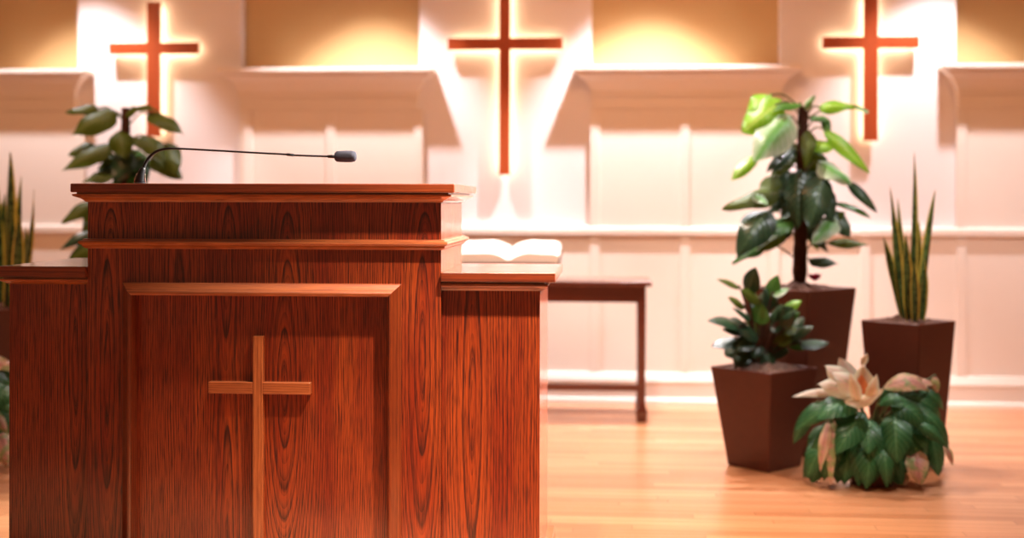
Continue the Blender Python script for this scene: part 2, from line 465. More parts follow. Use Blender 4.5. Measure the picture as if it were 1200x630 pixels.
# cove under the top
h = z_slab0 - z_cove0
cove = [(0, z_cove0), (.006, z_cove0 + .001), (.008, z_cove0 + h * .18), (.016, z_cove0 + h * .38), (.026, z_cove0 + h * .52), (.033, z_cove0 + h * .62), (.034, z_cove0 + h * .82), (.024, z_cove0 + h * .86), (.024, z_slab0), (0, z_slab0)]
obj('cove_moulding', around_box(xl, xr, 0, D, cove), W['rail'], pul)
o_ = .050
obj('desk_top', B((PX(82, YC - o_), PX(532.5, YC - o_), -o_, D + o_ - .01, z_slab0, zt)), W['slab'], pul, bevel=.0035)
# panel frame
prof = [(0, -.001), (0, .004), (.003, .009), (.014, .020), (.022, .030), (.026, .034), (.031, .034), (.0355, .029), (.037, .020), (.038, -.02)]
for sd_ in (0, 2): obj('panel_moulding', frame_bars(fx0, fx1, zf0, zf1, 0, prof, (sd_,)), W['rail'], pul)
for sd_ in (1, 3): obj('panel_moulding', frame_bars(fx0, fx1, zf0, zf1, 0, prof, (sd_,)), W['railz_shaded'], pul)
obj('plinth', around_box(xl, xr, 0, D, [(.03, 0), (.03, .045), (.02, .055), (0, .06)]), W['rail'], pul)
# applied cross
cw = .0150
za0, za1 = PZ(300, 461.5, YC - .01), PZ(300, 447.5, YC - .01)
ax0, ax1 = PX(244.5, YC - .01), PX(364, YC - .01)
ztop, zbot = PZ(300, 393.5, YC - .01), .10
crs = obj('cross_upright', B((cx - cw, cx + cw, -.012, .012, zbot, ztop)), W['cross'], pul, bevel=.0025, label='lighter oak upright of the raised cross')
bm = B((ax0, cx - cw, -.012, .012, za0, za1), (cx + cw, ax1, -.012, .012, za0, za1))
obj('cross_arm', bm, W['crossx'], pul, bevel=.0025, label='lighter oak arm of the raised cross')

# wings
def wing(x0, x1, px_mid, ytop_px, ybot_px, ycove_px, wood, side, slab_out):
    yo = .022          # set back from the centre
    z1 = PZ(px_mid, ytop_px, YC + yo - .04); z0 = PZ(px_mid, ybot_px, YC + yo - .04)
    zc = PZ(px_mid, ycove_px, YC + yo - .01)
    w = obj('side_wing', B((x0, x1, yo, D - .02, .08, z0)), wood, pul)
    h = z0 - zc
    pr = [(0, zc), (.005, zc + .001), (.007, zc + h * .15), (.012, zc + h * .3), (.020, zc + h * .42), (.024, zc + h * .55), (.024, zc + h * .75), (.014, zc + h * .8), (.014, z0), (0, z0)]
    bm = bmesh.new()
    if side > 0: ring = lambda o, z: [(x0, yo - o, z), (x1 + o, yo - o, z), (x1 + o, D - .02 + o, z), (x0, D - .02 + o, z)]
    else: ring = lambda o, z: [(x0 - o, yo - o, z), (x1, yo - o, z), (x1, D - .02 + o, z), (x0 - o, D - .02 + o, z)]
    loft(bm, [ring(o, z) for o, z in pr])
    obj('wing_moulding', bm, W['rail'], w)
    a, b = (x0, slab_out) if side > 0 else (slab_out, x1)
    obj('wing_shelf', B((a, b, yo - .04, D + .02, z0, z1)), W['slab'], w, bevel=.003)
    obj('wing_plinth', B((x0 - (.025 if side < 0 else 0), x1 + (.025 if side > 0 else 0), yo - .025, D, 0, .09)), W['rail'], w, bevel=.004)
wing(xr + .0005, PX(633, YC + .022), 585, 319.5, 330.5, 341, W['wing_r'], 1, PX(651, YC - .018))
wing(PX(11.5, YC + .022), xl - .0005, 55, 312, 325, 333, W['wing_l'], -1, PX(-3.5, YC - .018))

# ------------------------------------------------------------------ gooseneck microphone
YM = YC + .06
mp = lambda px, py, dy=0.: on_plane(px, py, YM + dy)
mb = mp(164.5, 213)
mic = thing('gooseneck_microphone', 'black gooseneck microphone with grey foam head on top of the pulpit', 'microphone', (mb.x, YM, zt))
lm = lambda px, py, dy=0.: mp(px, py, dy) - Vector((mb.x, YM, zt))
bm = bmesh.new()
tube(bm, [(0, 0, 0), (0, 0, .004), (0, 0, .006)], [.017, .017, .015], 24)
obj('mounting_flange', bm, M['black'], mic, smooth=False)
bm = bmesh.new()
tube(bm, [Vector((-.002, 0, .004)), lm(164.5, 210), lm(165.5, 203), lm(167.5, 198), lm(169, 196)], [.0135, .0135, .011, .009, .005], 16)
obj('base_socket', bm, M['black'], mic, smooth=True)
bm = bmesh.new()
tube(bm, [Vector((.0155, -.002, .004)), lm(169.5, 206), lm(169.8, 203)], [.0022, .0022, .002], 8)
obj('chrome_clip', bm, M['chrome'], mic, smooth=True)
bm = bmesh.new()
tube(bm, [Vector((-.0175, -.002, .004)), lm(158.5, 208), lm(160.5, 203)], [.0018, .0018, .0015], 8)
obj('chrome_clip', bm, M['chrome'], mic, smooth=True)
neck = spline([lm(168, 199), lm(170.5, 191), lm(176, 183), lm(184, 177), lm(194, 174.3), lm(208, 174), lm(240, 175.6), lm(290, 178.4), lm(338, 181), lm(345, 181.8), lm(385, 183.2), lm(395, 183.3)], 6)
nn = len(neck)
bm = bmesh.new()
tube(bm, neck, [.0052 - .0022 * min(1, i / (nn * .5)) for i in range(nn)], 10)
obj('gooseneck', bm, M['black'], mic, smooth=True)
bm = bmesh.new()
tube(bm, [lm(336, 180.9), lm(344, 181.6)], [.0042, .0042], 12)
obj('joint_collar', bm, M['black'], mic, smooth=True)
bm = bmesh.new()
tube(bm, [lm(384, 183.2), lm(394, 183.3)], [.0045, .0055], 12)
obj('joint_collar', bm, M['black'], mic, smooth=True)
bm = bmesh.new()
hp = [lm(392 + t, 183.2) for t in (0, .6, 2.5, 6, 14, 20, 23.5, 25, 25.6)]
tube(bm, hp, [.006, .0115, .0155, .0165, .0172, .0170, .015, .011, .004], 20)
obj('windscreen', bm, M['foam'], mic, smooth=True)

# ------------------------------------------------------------------ altar table, book stand, open book
YT = 6.75
tb = on_plane(752.5, 492, YT); dT = EYE * F / (492 - HY)
YT = dT * cs + 0.0
xR = X_at(757, YT); xLft = X_at(410, YT)
tab = thing('altar_table', 'long narrow dark wooden table with low stretchers behind the pulpit', 'table', ((xR + xLft) / 2, YT + .17, 0))
tox, toy = tab.location.x, tab.location.y
M['walnut'] = oak('dark_table_wood', 'x', (), 12., contrast=.4, cols=((.15, .030, .012), (.11, .020, .009), (.05, .009, .004)), rough=.3)
ztb = Z_at(700, 329.5, YT - .03); zap = Z_at(700, 354, YT)
hw = (xR - xLft) / 2
obj('tabletop', B((-hw - .03, hw + .03, -.20, .20, ztb - .026, ztb)), M['walnut'], tab, bevel=.005)
obj('apron', B((-hw + .005, hw - .005, -.165, -.145, zap, ztb - .026), (-hw + .005, hw - .005, .145, .165, zap, ztb - .026),
              (-hw + .005, -hw + .025, -.145, .145, zap, ztb - .026), (hw - .025, hw - .005, -.145, .145, zap, ztb - .026)), M['walnut'], tab)
for sx in (-1, 1):
    for sy in (-1, 1):
        bm = bmesh.new()
        x, y = sx * (hw - .020), sy * .152
        rings = [(.026, 0), (.028, .05), (.019, .10), (.019, .30), (.021, zap), (.021, ztb - .026)]
        loft(bm, [[(x - r, y - r, z), (x + r, y - r, z), (x + r, y + r, z), (x - r, y + r, z)] for r, z in rings])
        obj('leg', bm, M['walnut'], tab, bevel=.003)
zst = Z_at(700, 454, YT)
obj('stretcher', B((-hw + .03, hw - .03, -.165, -.138, zst - .018, zst + .018)), M['walnut'], tab, bevel=.003)

YB = YT + .10
bc = on_plane(598, 300, YB)
sc_ = dT / F
st = thing('book_stand', 'low dark wooden reading stand under the open book', 'book stand', (bc.x, YB, ztb))
# sloping desk: front edge low, back edge high
zb = Z_at(598, 311, YB - .12) - ztb
obj('stand_base', B((-.16, .16, -.10, .14, 0, .02)), M['walnut'], st, bevel=.003)
bm = bmesh.new()
loft(bm, [[(x, -.13, zb - .018), (x, -.13, zb), (x, .16, zb + .06), (x, .16, zb + .042)] for x in (-.235, .235)])
obj('desk', bm, M['walnut'], st, bevel=.002)
bm = B((-.03, .03, -.02, .06, .02, zb + .012))
obj('post', bm, M['walnut'], st)
obj('ledge', B((-.235, .235, -.142, -.13, zb - .018, zb + .016)), M['walnut'], st, bevel=.002)
# open book lying on the slope
bk = thing('open_book', 'large open book with white pages on a stand behind the pulpit', 'book', (bc.x, YB, ztb + zb + .036))
slope = .06 / .29
def page_block(sgn, inset=0.):
    bm = bmesh.new()
    N = 14
    ringsT = []
    for yy in (-.125, .150):
        r = []
        for i in range(N + 1):
            t = i / N
            x = sgn * (.004 + .262 * t)
            zz = .012 + .052 * math.sin(min(1, t * 1.15 + .05) * PI * .62) ** .8 * (1 - .10 * t) + .006 * math.sin(t * 7)
            if t > .9: zz -= (t - .9) * .22
            r.append((x, yy, zz + slope * (yy)))
        r.append((sgn * .262, yy, .002 + slope * yy)); r.append((sgn * .004, yy, .002 + slope * yy))
        ringsT.append(r)
    loft(bm, ringsT)
    return bm
off = Vector((0, 0, 0))
for s_ in (-1, 1): obj('page_block', page_block(s_), M['page'], bk, smooth=False)
bm = bmesh.new()
loft(bm, [[(x, -.13, -.006 - slope * .13), (x, -.13, .001 - slope * .13), (x, .155, .001 + slope * .155), (x, .155, -.006 + slope * .155)] for x in (-.272, .272)])
obj('cover', bm, M['cover'], bk)

# ------------------------------------------------------------------ plants
def leaf_into(bm, base, tip, width, normal, arch=.12, kind='oval', fold=.18, wave=.0, mi=0, nv=10, nu=6, twist=0.):
    uvl = bm.loops.layers.uv.verify()
    base, tip = Vector(base), Vector(tip)
    ax = tip - base
    L = ax.length
    ax.normalize()
    n = Vector(normal); n = n - ax * n.dot(ax)
    if n.length < 1e-3: n = Vector((0, 0, 1)).cross(ax)
    n.normalize()
    sd = ax.cross(n)
    ph = rnd.random() * 6
    grid = []
    for j in range(nv + 1):
        t = j / nv
        if kind == 'heart': w = (math.sin(PI * min(1, t ** .55)) ** .75) * (1. if t > .12 else .9)
        elif kind == 'oval': w = math.sin(PI * t ** .8) ** .8
        elif kind == 'strap': w = min(1, .45 + t * 2.2) * (1 - max(0, (t - .55) / .45) ** 1.8)
        elif kind == 'petal': w = math.sin(PI * t ** 1.0) ** .6
        else: w = math.sin(PI * t)
        if j == nv: w = .01
        if j == 0: w = max(.02, w)
        c = base + ax * (L * t) + n * (arch * L * 4 * t * (1 - t))
        tw = twist * t
        s2 = sd * math.cos(tw) + n * math.sin(tw); n2 = n * math.cos(tw) - sd * math.sin(tw)
        row = []
        for i in range(nu + 1):
            q = i / nu * 2 - 1
            zoff = fold * abs(q) ** 1.5 * w * width * .5 + wave * width * math.sin(ph + t * 9 + q * 1.5) * abs(q)
            lobe = 0
            if kind == 'heart' and j <= 2: lobe = -abs(q) * L * .10 * (1 - j / 3)
            row.append(bm.verts.new(c + s2 * (q * w * width * .5) + n2 * -zoff + ax * lobe))
        grid.append(row)
    for j in range(nv):
        for i in range(nu):
            f = bm.faces.new((grid[j][i], grid[j][i + 1], grid[j + 1][i + 1], grid[j + 1][i]))
            f.material_index = mi; f.smooth = True
            for lp, (a, b) in zip(f.loops, ((i, j), (i + 1, j), (i + 1, j + 1), (i, j + 1))):
                lp[uvl].uv = (a / nu, b / nv)

def foliage(name, bm, mats, parent, thick=.0012):
    me = bpy.data.meshes.new(name)
    bm.to_mesh(me); bm.free()
    for m in mats: me.materials.append(m)
    me.polygons.foreach_set('use_smooth', [True] * len(me.polygons))
    o = bpy.data.objects.new(name, me); C.objects.link(o); o.parent = parent
    return o

def pot(parent, rt, rb, H, a=PI / 4, label=None, fill='soil'):
    """tapered square planter, rt/rb = half diagonal at rim / foot"""
    bm = bmesh.new()
    def ring(r, z): return [(r * math.cos(a + k * PI / 2 - PI / 4), r * math.sin(a + k * PI / 2 - PI / 4), z) for k in range(4)]
    q = rt - .018
    loft(bm, [ring(rb, 0), ring(rt, H), ring(rt - .030, H), ring(rt - .036, H - .05)], True, False)
    obj('pot', bm, M['pot'], parent, bevel=.006)
    bm = bmesh.new()
    N = 14
    R = [[None] * (N + 1) for _ in range(N + 1)]
    for i in range(N + 1):
        for j in range(N + 1):
            u, v = i / N * 2 - 1, j / N * 2 - 1
            s = (rt - .034) / math.sqrt(2)
            x, y = u * s, v * s
            ca, sa = math.cos(a - PI / 2), math.sin(a - PI / 2)
            ca, sa = math.cos(a), math.sin(a)
            R[i][j] = bm.verts.new((x * ca - y * sa, x * sa + y * ca, H - .014 + rnd.uniform(-.006, .012) + .04 * (1 - max(abs(u), abs(v)))))
    for i in range(N):
        for j in range(N): bm.faces.new((R[i][j], R[i + 1][j], R[i + 1][j + 1], R[i][j + 1]))
    obj('soil', bm, M[fill], parent)

def plant_at(px, d):
    """foot of a plant seen at column px, at depth d"""
    a = (px - 600) / F
    u = a * d
    return Vector((u * cs - d * sn, u * sn + d * cs, 0))

def local_pt(loc, px, py, dd=0.):
    """point in the plant's own frame, at the plant's depth plus dd"""
    d = -loc.x * sn + loc.y * cs + dd
    p = plant_at(px, d)
    return Vector((p.x - loc.x, p.y - loc.y, EYE - (py - HY - ROLL * (px - 600)) / F * d))

TOCAM = lambda loc: Vector((-loc.x, -loc.y, 0)).normalized()

# ---- climbing plant on a totem pole
MATS = [M['green'], M['lime'], M['olive'], M['deep'], M['pale_sheen']]
G, LI, OL, DE, SH = range(5)
def totem_plant(px, d, label, leaves, pole_px, ytop, Hrim, rt, rb):
    loc = plant_at(px, d)
    t = thing('climbing_plant', label, 'potted plant', loc, 'climbing plants on totem poles')
    pot(t, rt, rb, Hrim)
    if True:
        lp = lambda x, y, dd=0.: local_pt(loc, x, y, dd)
        top = lp(pole_px[1], ytop); bot = lp(pole_px[0], 300); bot.z = Hrim - .03
    bm = bmesh.new()
    K = 26
    pts = [bot.lerp(top, i / K) for i in range(K + 1)]
    tube(bm, pts, [(.034 - .012 * i / K) * rnd.uniform(.88, 1.1) for i in range(K + 1)], 10)
    obj('totem_pole', bm, M['moss'], t, smooth=True, label='dark coir pole that carries the leaves')
    bm = bmesh.new(); st = bmesh.new()
    cam = TOCAM(loc)
    extra = []
    for _ in range(26):      # smaller leaves close round the pole
        y = rnd.uniform(ytop + 50, 285); sg = rnd.choice((-1, 1)); o_ = rnd.uniform(8, 26)
        extra.append(((px + sg * o_ * .4, y - 8), (px + sg * (o_ + 14), y + rnd.uniform(8, 24)), rnd.uniform(12, 22), rnd.choice((DE, DE, OL, G)), rnd.uniform(-.03, .14)))
    leaves = leaves + extra
    for L in leaves:
        (bx, by), (tx, ty), w, mi = L[:4]
        dd0 = L[4] if len(L) > 4 else rnd.uniform(-.10, .06)
        nz = L[5] if len(L) > 5 else .7
        kind = L[6] if len(L) > 6 else 'heart'
        b = lp(bx, by, dd0 * .6); e = lp(tx, ty, dd0 - .03)
        leaf_into(bm, b, e, w * d / F, cam + Vector((rnd.uniform(-.3, .3), 0, nz)), arch=rnd.uniform(.04, .14), kind=kind, fold=rnd.uniform(.2, .6), wave=.08, mi=mi)
        # stalk from pole to the leaf base
        f = min(1, max(.02, (b.z - .07 - bot.z) / (top.z - bot.z)))
        s = bot.lerp(top, f)
        m = s.lerp(b, .55) + Vector((0, 0, .035))
        tube(st, spline([s, m, b, b.lerp(e, .12)], 4), .0042, 6)
    foliage('foliage', bm, MATS, t)
    obj('stalks', st, M['stem'], t, smooth=True)['kind'] = 'stuff'
    return t, loc

right_leaves = [
    ((912, 121), (869, 156), 44, LI, -.05, .5), ((900, 112), (875, 132), 26, LI, .02, .8),
    ((921, 138), (884, 190), 46, SH, -.14, .6), ((887, 183), (857, 212), 17, LI, -.10, .5, 'oval'),
    ((936, 122), (905, 131), 18, G, -.05, 1.2), ((944, 127), (955, 112), 12, SH, -.06, .6),
    ((962, 126), (1004, 126), 17, LI, -.04, .5), ((1003, 124), (1018, 132), 9, SH, -.04, .8, 'oval'),
    ((950, 138), (974, 142), 12, G, -.02, .8), ((966, 140), (972, 158), 11, G, -.03, .8),
    ((964, 151), (1019, 203), 17, LI, -.10, .4, 'oval'), ((952, 168), (980, 174), 22, LI, -.05, .9),
    ((948, 156), (943, 198), 18, OL, -.07, .3), ((962, 192), (998, 216), 26, SH, -.10, .8),
    ((992, 212), (1028, 249), 13, DE, -.08, .4, 'oval'), ((978, 238), (1021, 256), 9, G, -.05, .8, 'oval'),
    ((908, 226), (846, 245), 26, OL, -.08, .6), ((908, 208), (898, 242), 30, OL, -.02, .4), ((884, 228), (900, 240), 12, SH, -.12, .8),
    ((925, 204), (916, 240), 22, DE, -.02, .4), ((938, 204), (934, 268), 36, DE, -.09, .35), ((962, 210), (948, 271), 36, DE, -.14, .8),
    ((966, 222), (975, 262), 22, DE, -.06, .7), ((898, 250), (864, 302), 40, DE, -.14, .9), ((927, 258), (892, 276), 24, G, -.08, .9),
    ((918, 272), (884, 296), 22, OL, -.03, .6), ((962, 268), (990, 248), 22, OL, -.03, .6), ((975, 250), (996, 278), 26, DE, -.07, .6), ((978, 258), (952, 286), 26, SH, -.13, 1.2),
    ((968, 284), (1018, 287), 13, OL, -.05, .7, 'oval'), ((950, 304), (983, 309), 17, DE, -.05, .9), ((892, 290), (858, 309), 18, G, -.06, .7),
    ((926, 170), (905, 196), 20, G, .05, .5), ((952, 184), (968, 214), 24, OL, .04, .5), ((930, 230), (960, 240), 30, DE, .05, .5)]
tp, tloc = totem_plant(937, 5.95, 'tall climbing plant with lime and dark leaves in a brown planter, right of the pulpit', right_leaves, (937, 941), 124, .757, .262, .165)
bm = bmesh.new()
c = local_pt(tloc, 955, 329, -.10)
for i in range(5):
    a = i * 1.26
    leaf_into(bm, c, c + Vector((math.cos(a) * .034, math.sin(a) * .034, .034)), .042, (0, 0, 1), kind='petal', nv=5, nu=4)
foliage('bloom', bm, [M['red']], tp)

left_leaves = [
    ((132, 133), (84, 158), 34, OL, -.06, .5), ((112, 127), (76, 132), 15, OL, -.02, .7), ((148, 134), (176, 124), 13, OL, -.03, .8), ((160, 127), (186, 130), 10, OL, -.06, .8),
    ((176, 134), (215, 158), 24, OL, -.10, .7), ((128, 172), (72, 200), 24, OL, -.08, .5), ((110, 172), (80, 182), 18, OL, -.02, .5), ((112, 178), (134, 188), 20, OL, .0, .5),
    ((140, 155), (146, 186), 30, OL, -.09, .4), ((158, 162), (185, 172), 22, OL, -.04, .7), ((170, 160), (192, 190), 26, OL, -.09, .5), ((196, 170), (206, 205), 28, OL, -.08, .5), ((180, 185), (214, 210), 26, OL, -.03, .5),
    ((125, 190), (150, 212), 30, DE, .02, .5), ((150, 180), (136, 214), 30, DE, -.05, .4), ((130, 206), (96, 214), 18, OL, -.06, .7), ((160, 190), (172, 214), 24, DE, .0, .5),
    ((105, 240), (72, 262), 18, OL, -.06, .5), ((118, 235), (98, 262), 26, OL, -.02, .5), ((112, 270), (70, 293), 13, DE, -.08, .5, 'oval'), ((120, 262), (96, 262), 12, DE, -.03, .8), ((118, 282), (80, 308), 26, OL, -.06, .7),
    ((112, 250), (96, 282), 20, OL, .02, .5), ((160, 230), (200, 260), 36, DE, -.05, .5), ((150, 270), (185, 300), 36, DE, -.05, .5)]
totem_plant(147, 6.35, 'tall climbing plant with olive leaves half hidden behind the left of the pulpit', left_leaves, (147, 147), 126, .72, .25, .16)

# ---- snake plants
def snake_plant(px, d, label, blades, Hrim, rt, rb):
    loc = plant_at(px, d)
    t = thing('snake_plant', label, 'potted plant', loc, 'snake plants in square planters')
    pot(t, rt, rb, Hrim)
    lp = lambda x, y, dd=0.: local_pt(loc, x, y, dd)
    bm = bmesh.new()
    for bx, (tx, ty), w, dd, ang in blades:
        b = lp(bx, 300, dd); b.z = Hrim - .015
        e = lp(tx, ty, dd * 1.4)
        cam = TOCAM(loc); side = Vector((-cam.y, cam.x, 0))
        leaf_into(bm, b, e, w * d / F, cam * math.cos(ang) + side * math.sin(ang), arch=rnd.uniform(-.03, .03), kind='strap', fold=-.5, wave=.04, nv=18, nu=6, twist=rnd.uniform(-1.1, 1.1))
    foliage('blades', bm, [M['snake']], t, .004)
snake_plant(1064.5, 5.65, 'snake plant with upright yellow-edged blades in the square planter at the far right',
            [(1068, (1071, 178), 12, .0, .3), (1060, (1043, 219), 11, -.03, .2), (1076, (1096, 222), 11, .0, -.4), (1058, (1035, 276), 11, .04, .5),
             (1064, (1052, 232), 8, .08, .1), (1066, (1061, 272), 11, -.07, -.2), (1072, (1077, 258), 11, .05, .7), (1080, (1084, 300), 11, -.06, .2), (1072, (1071, 305), 10, -.09, .3)],
            .632, .207, .150)
snake_plant(8, 6.0, 'snake plant with dark upright blades at the far left behind the pulpit',
            [(12, (12, 178), 17, .0, .3), (24, (40, 222), 11, -.02, .3), (0, (-4, 196), 16, .03, .4), (20, (25, 205), 14, .05, -.3), (8, (14, 240), 15, -.05, .2), (2, (6, 226), 13, .05, .5),
             (-8, (-22, 210), 15, 0, .3), (27, (30, 262), 11, .05, .6), (18, (22, 250), 14, -.06, -.3), (-14, (-34, 250), 14, .04, .1)],
            .652, .17, .12)

# ---- rubber plant in the low planter
def rubber_plant(px, d):
    loc = plant_at(px, d)
    t = thing('rubber_plant', 'low bushy plant with dark glossy oval leaves in the low square planter', 'potted plant', loc)
    pot(t, .235, .158, .432, fill='gravel')
    lp = lambda x, y, dd=0.: local_pt(loc, x, y, dd)
    bm = bmesh.new(); st = bmesh.new()
    cam = TOCAM(loc)
    L = [((868, 338), (840, 327), 12, OL), ((876, 344), (886, 313), 22, DE), ((874, 360), (853, 348), 16, OL), ((872, 384), (829, 376), 22, DE), ((868, 398), (834, 406), 20, DE),
         ((884, 404), (872, 432), 26, DE), ((890, 368), (905, 335), 24, DE), ((892, 352), (868, 340), 18, OL), ((905, 345), (925, 338), 14, SH), ((900, 350), (912, 322), 18, G),
         ((915, 365), (940, 352), 15, LI), ((918, 375), (938, 366), 16, G), ((925, 395), (954, 382), 17, DE), ((935, 402), (972, 402), 16, DE), ((898, 372), (880, 352), 22, DE),
         ((902, 385), (872, 372), 26, OL), ((910, 380), (930, 360), 24, DE), ((905, 400), (935, 385), 24, OL), ((900, 405), (925, 412), 24, DE), ((890, 395), (862, 384), 22, DE), ((895, 410), (905, 432), 22, DE),
         ((888, 380), (893, 355), 22, G), ((920, 400), (948, 408), 18, G), ((880, 372), (858, 360), 18, DE), ((912, 358), (895, 338), 20, DE), ((926, 384), (943, 372), 16, DE), ((878, 400), (852, 418), 16, DE)]
    root = lp(890, 440); root.z = .42
    for _ in range(30):
        a = rnd.uniform(0, 2 * PI); q = rnd.uniform(6, 30)
        b_ = (893 + q * math.cos(a) * 1.1, 388 + q * math.sin(a))
        q2 = rnd.uniform(20, 30)
        L.append((b_, (b_[0] + q2 * math.cos(a), b_[1] + q2 * math.sin(a) * .7 + 2), rnd.uniform(14, 22), rnd.choice([DE, DE, DE, DE, DE, DE, OL])))
    for i, (b, e, w, mi) in enumerate(L):
        dd = rnd.uniform(-.09, .09)
        bb, ee = lp(*b, dd * .6), lp(*e, dd - .02)
        leaf_into(bm, bb, ee, w * 1.15 * d / F, cam * .7 + Vector((rnd.uniform(-.4, .4), 0, rnd.uniform(.5, 1.3))), arch=rnd.uniform(.03, .1), kind='oval', fold=rnd.uniform(.15, .45), mi=mi)
        tube(st, spline([root + Vector((rnd.uniform(-.03, .03), rnd.uniform(-.03, .03), 0)), root.lerp(bb, .5) + Vector((0, 0, .03)), bb, bb.lerp(ee, .15)], 4), .0045, 6)
    foliage('foliage', bm, MATS, t)
    obj('stalks', st, M['bark'], t, smooth=True)['kind'] = 'stuff'
rubber_plant(896, 5.60)

# ---- leafy plants on the floor in front
CM = [M['calla'], M['pink'], M['petal'], M['pearl'], M['inner']]
def floor_plant(px, d, label, leaves, petals, scale=1.):
    loc = plant_at(px, d)
    t = thing('leafy_plant', label, 'potted plant', loc, 'leafy plants with pale blooms')
    bm = bmesh.new()
    N = 24
    loft(bm, [[(r * math.cos(2 * PI * i / N), r * math.sin(2 * PI * i / N), z) for i in range(N)] for r, z in ((.085, 0), (.115, .17), (.12, .19), (.108, .19), (.10, .165))], True, False)
    obj('pot', bm, M['pot'], t, smooth=False)
    bm = bmesh.new()
    loft(bm, [[(r * math.cos(2 * PI * i / N), r * math.sin(2 * PI * i / N), z) for i in range(N)] for r, z in ((.104, .165), (.05, .178), (.01, .18))], False, True)
    obj('soil', bm, M['soil'], t)
    lp = lambda x, y, dd=0.: local_pt(loc, x, y, dd)
    cam = TOCAM(loc)
    bm = bmesh.new(); st = bmesh.new()
    for b, e, w, mi, dd, nz, arch in leaves:
        bb, ee = lp(*b, dd * .55), lp(*e, dd)
        ee.z = max(ee.z, .012)
        leaf_into(bm, bb, ee, w * d / F, cam * 1. + Vector((rnd.uniform(-.25, .25), 0, nz)), arch=arch, kind='oval', fold=rnd.uniform(.2, .45), wave=.04, mi=mi)
        tube(st, spline([(rnd.uniform(-.03, .03), rnd.uniform(-.03, .03), .17), Vector((0, 0, .17)).lerp(bb, .6) + Vector((0, 0, .03)), bb, bb.lerp(ee, .1)], 4), .004, 6)
    foliage('foliage', bm, CM, t)
    obj('stalks', st, M['stem'], t, smooth=True)['kind'] = 'stuff'
    if petals:
        bm = bmesh.new()
        for b, e, w, mi, dd, nz, arch in petals:
            leaf_into(bm, lp(*b, dd), lp(*e, dd - .02), w * d / F, cam + Vector((rnd.uniform(-.2, .2), 0, nz)), arch=arch, kind='oval', fold=.4, wave=.09, mi=mi)
        foliage('bloom', bm, CM, t)['label'] = 'cream and orange bloom'
GR, PK, PT, PR, IN = range(5)
fl = [ # base, tip, width, mat, depth, nz, arch
    ((1000, 468), (932, 505), 22, GR, -.10, .6, .25), ((990, 462), (928, 465), 12, PR, -.05, 1., .12), ((1005, 470), (958, 492), 34, GR, -.16, 1.2, .2), ((1000, 478), (945, 545), 24, GR, -.02, .5, .3),
    ((1012, 482), (980, 532), 32, GR, -.18, .5, .12), ((1020, 490), (1018, 532), 27, GR, -.20, .6, .1), ((1020, 505), (1018, 584), 40, GR, -.13, .2, .08), ((1050, 482), (1052, 543), 36, GR, -.19, .6, .15),
    ((1045, 468), (1085, 502), 32, GR, -.13, 1., .2), ((1060, 470), (1112, 528), 22, GR, -.08, .7, .3), ((1055, 462), (1103, 490), 20, GR, -.02, .8, .3), ((1065, 490), (1110, 522), 17, GR, -.16, .8, .2),
    ((965, 520), (952, 568), 32, GR, -.06, .3, .15), ((975, 500), (942, 560), 20, GR, .0, .3, .3), ((985, 510), (990, 582), 28, GR, .0, .2, .15), ((1075, 520), (1080, 584), 26, GR, -.08, .3, .2),
    ((1045, 520), (1060, 582), 26, GR, -.02, .3, .15), ((1030, 470), (1070, 450), 16, GR, -.02, .8, .2), ((1090, 500), (1100, 560), 22, GR, .08, .3, .2), ((995, 540), (1000, 588), 30, GR, .02, .2, .1),
    ((1040, 545), (1040, 588), 30, GR, .04, .2, .1), ((960, 470), (930, 520), 18, GR, .08, .5, .2),
    ((972, 492), (962, 552), 13, PK, -.17, .3, .12), ((978, 490), (974, 568), 12, PK, -.17, .3, .1), ((1072, 525), (1080, 568), 26, PK, -.16, .5, .15), ((1035, 455), (1090, 458), 24, PK, -.04, .9, .35),
    ((1108, 520), (1117, 545), 8, PK, -.05, .6, .3), ((1095, 440), (1098, 462), 10, PK, -.02, .5, .2), ((1055, 552), (1062, 568), 16, PK, -.1, .4, .2)]
pl = [((1003, 464), (966, 428), 30, PR, -.06, .7, .2), ((1002, 466), (958, 450), 26, PR, -.09, 1., .2), ((1004, 458), (984, 419), 24, PR, -.03, .5, .15),
      ((1002, 462), (975, 436), 26, PR, -.12, .8, .25), ((1012, 470), (1012, 428), 30, PT, -.08, .2, .1), ((1006, 472), (996, 436), 14, PT, -.15, .2, .25), ((1018, 472), (1028, 438), 14, PT, -.15, .2, .25),
      ((1011, 468), (1010, 438), 16, IN, -.13, .3, .1), ((1004, 476), (1036, 456), 15, PT, -.16, .8, .1), ((1012, 474), (990, 470), 14, PT, -.16, .9, .1), ((1010, 428), (1017, 414), 8, PT, -.05, .6, .1)]
for k_ in range(26):
    a_ = PI * (k_ + .5) / 26 * 1.0
    cxx = 1020 - 78 * math.cos(a_) * rnd.uniform(.7, 1.)
    ty_ = 556 + 26 * math.sin(a_) * rnd.uniform(.5, 1.)
    fl.append(((1020 + (cxx - 1020) * .62, rnd.uniform(488, 530)), (cxx, ty_ - rnd.uniform(0, 26)), rnd.uniform(20, 30), GR, -.17 * math.sin(a_) + rnd.uniform(-.02, .08), rnd.uniform(.2, .7), rnd.uniform(.1, .3)))
fl += [((1040, 458), (1082, 444), 20, PK, -.03, 1., .3), ((1050, 462), (1100, 452), 16, PK, .0, 1., .3), ((1030, 474), (1066, 470), 16, GR, -.12, .9, .3), ((1075, 455), (1106, 480), 16, GR, .0, .8, .3)]
floor_plant(1022, 5.25, 'drooping green leafy plant with a cream and orange bloom, on the floor before the planters', fl, pl)
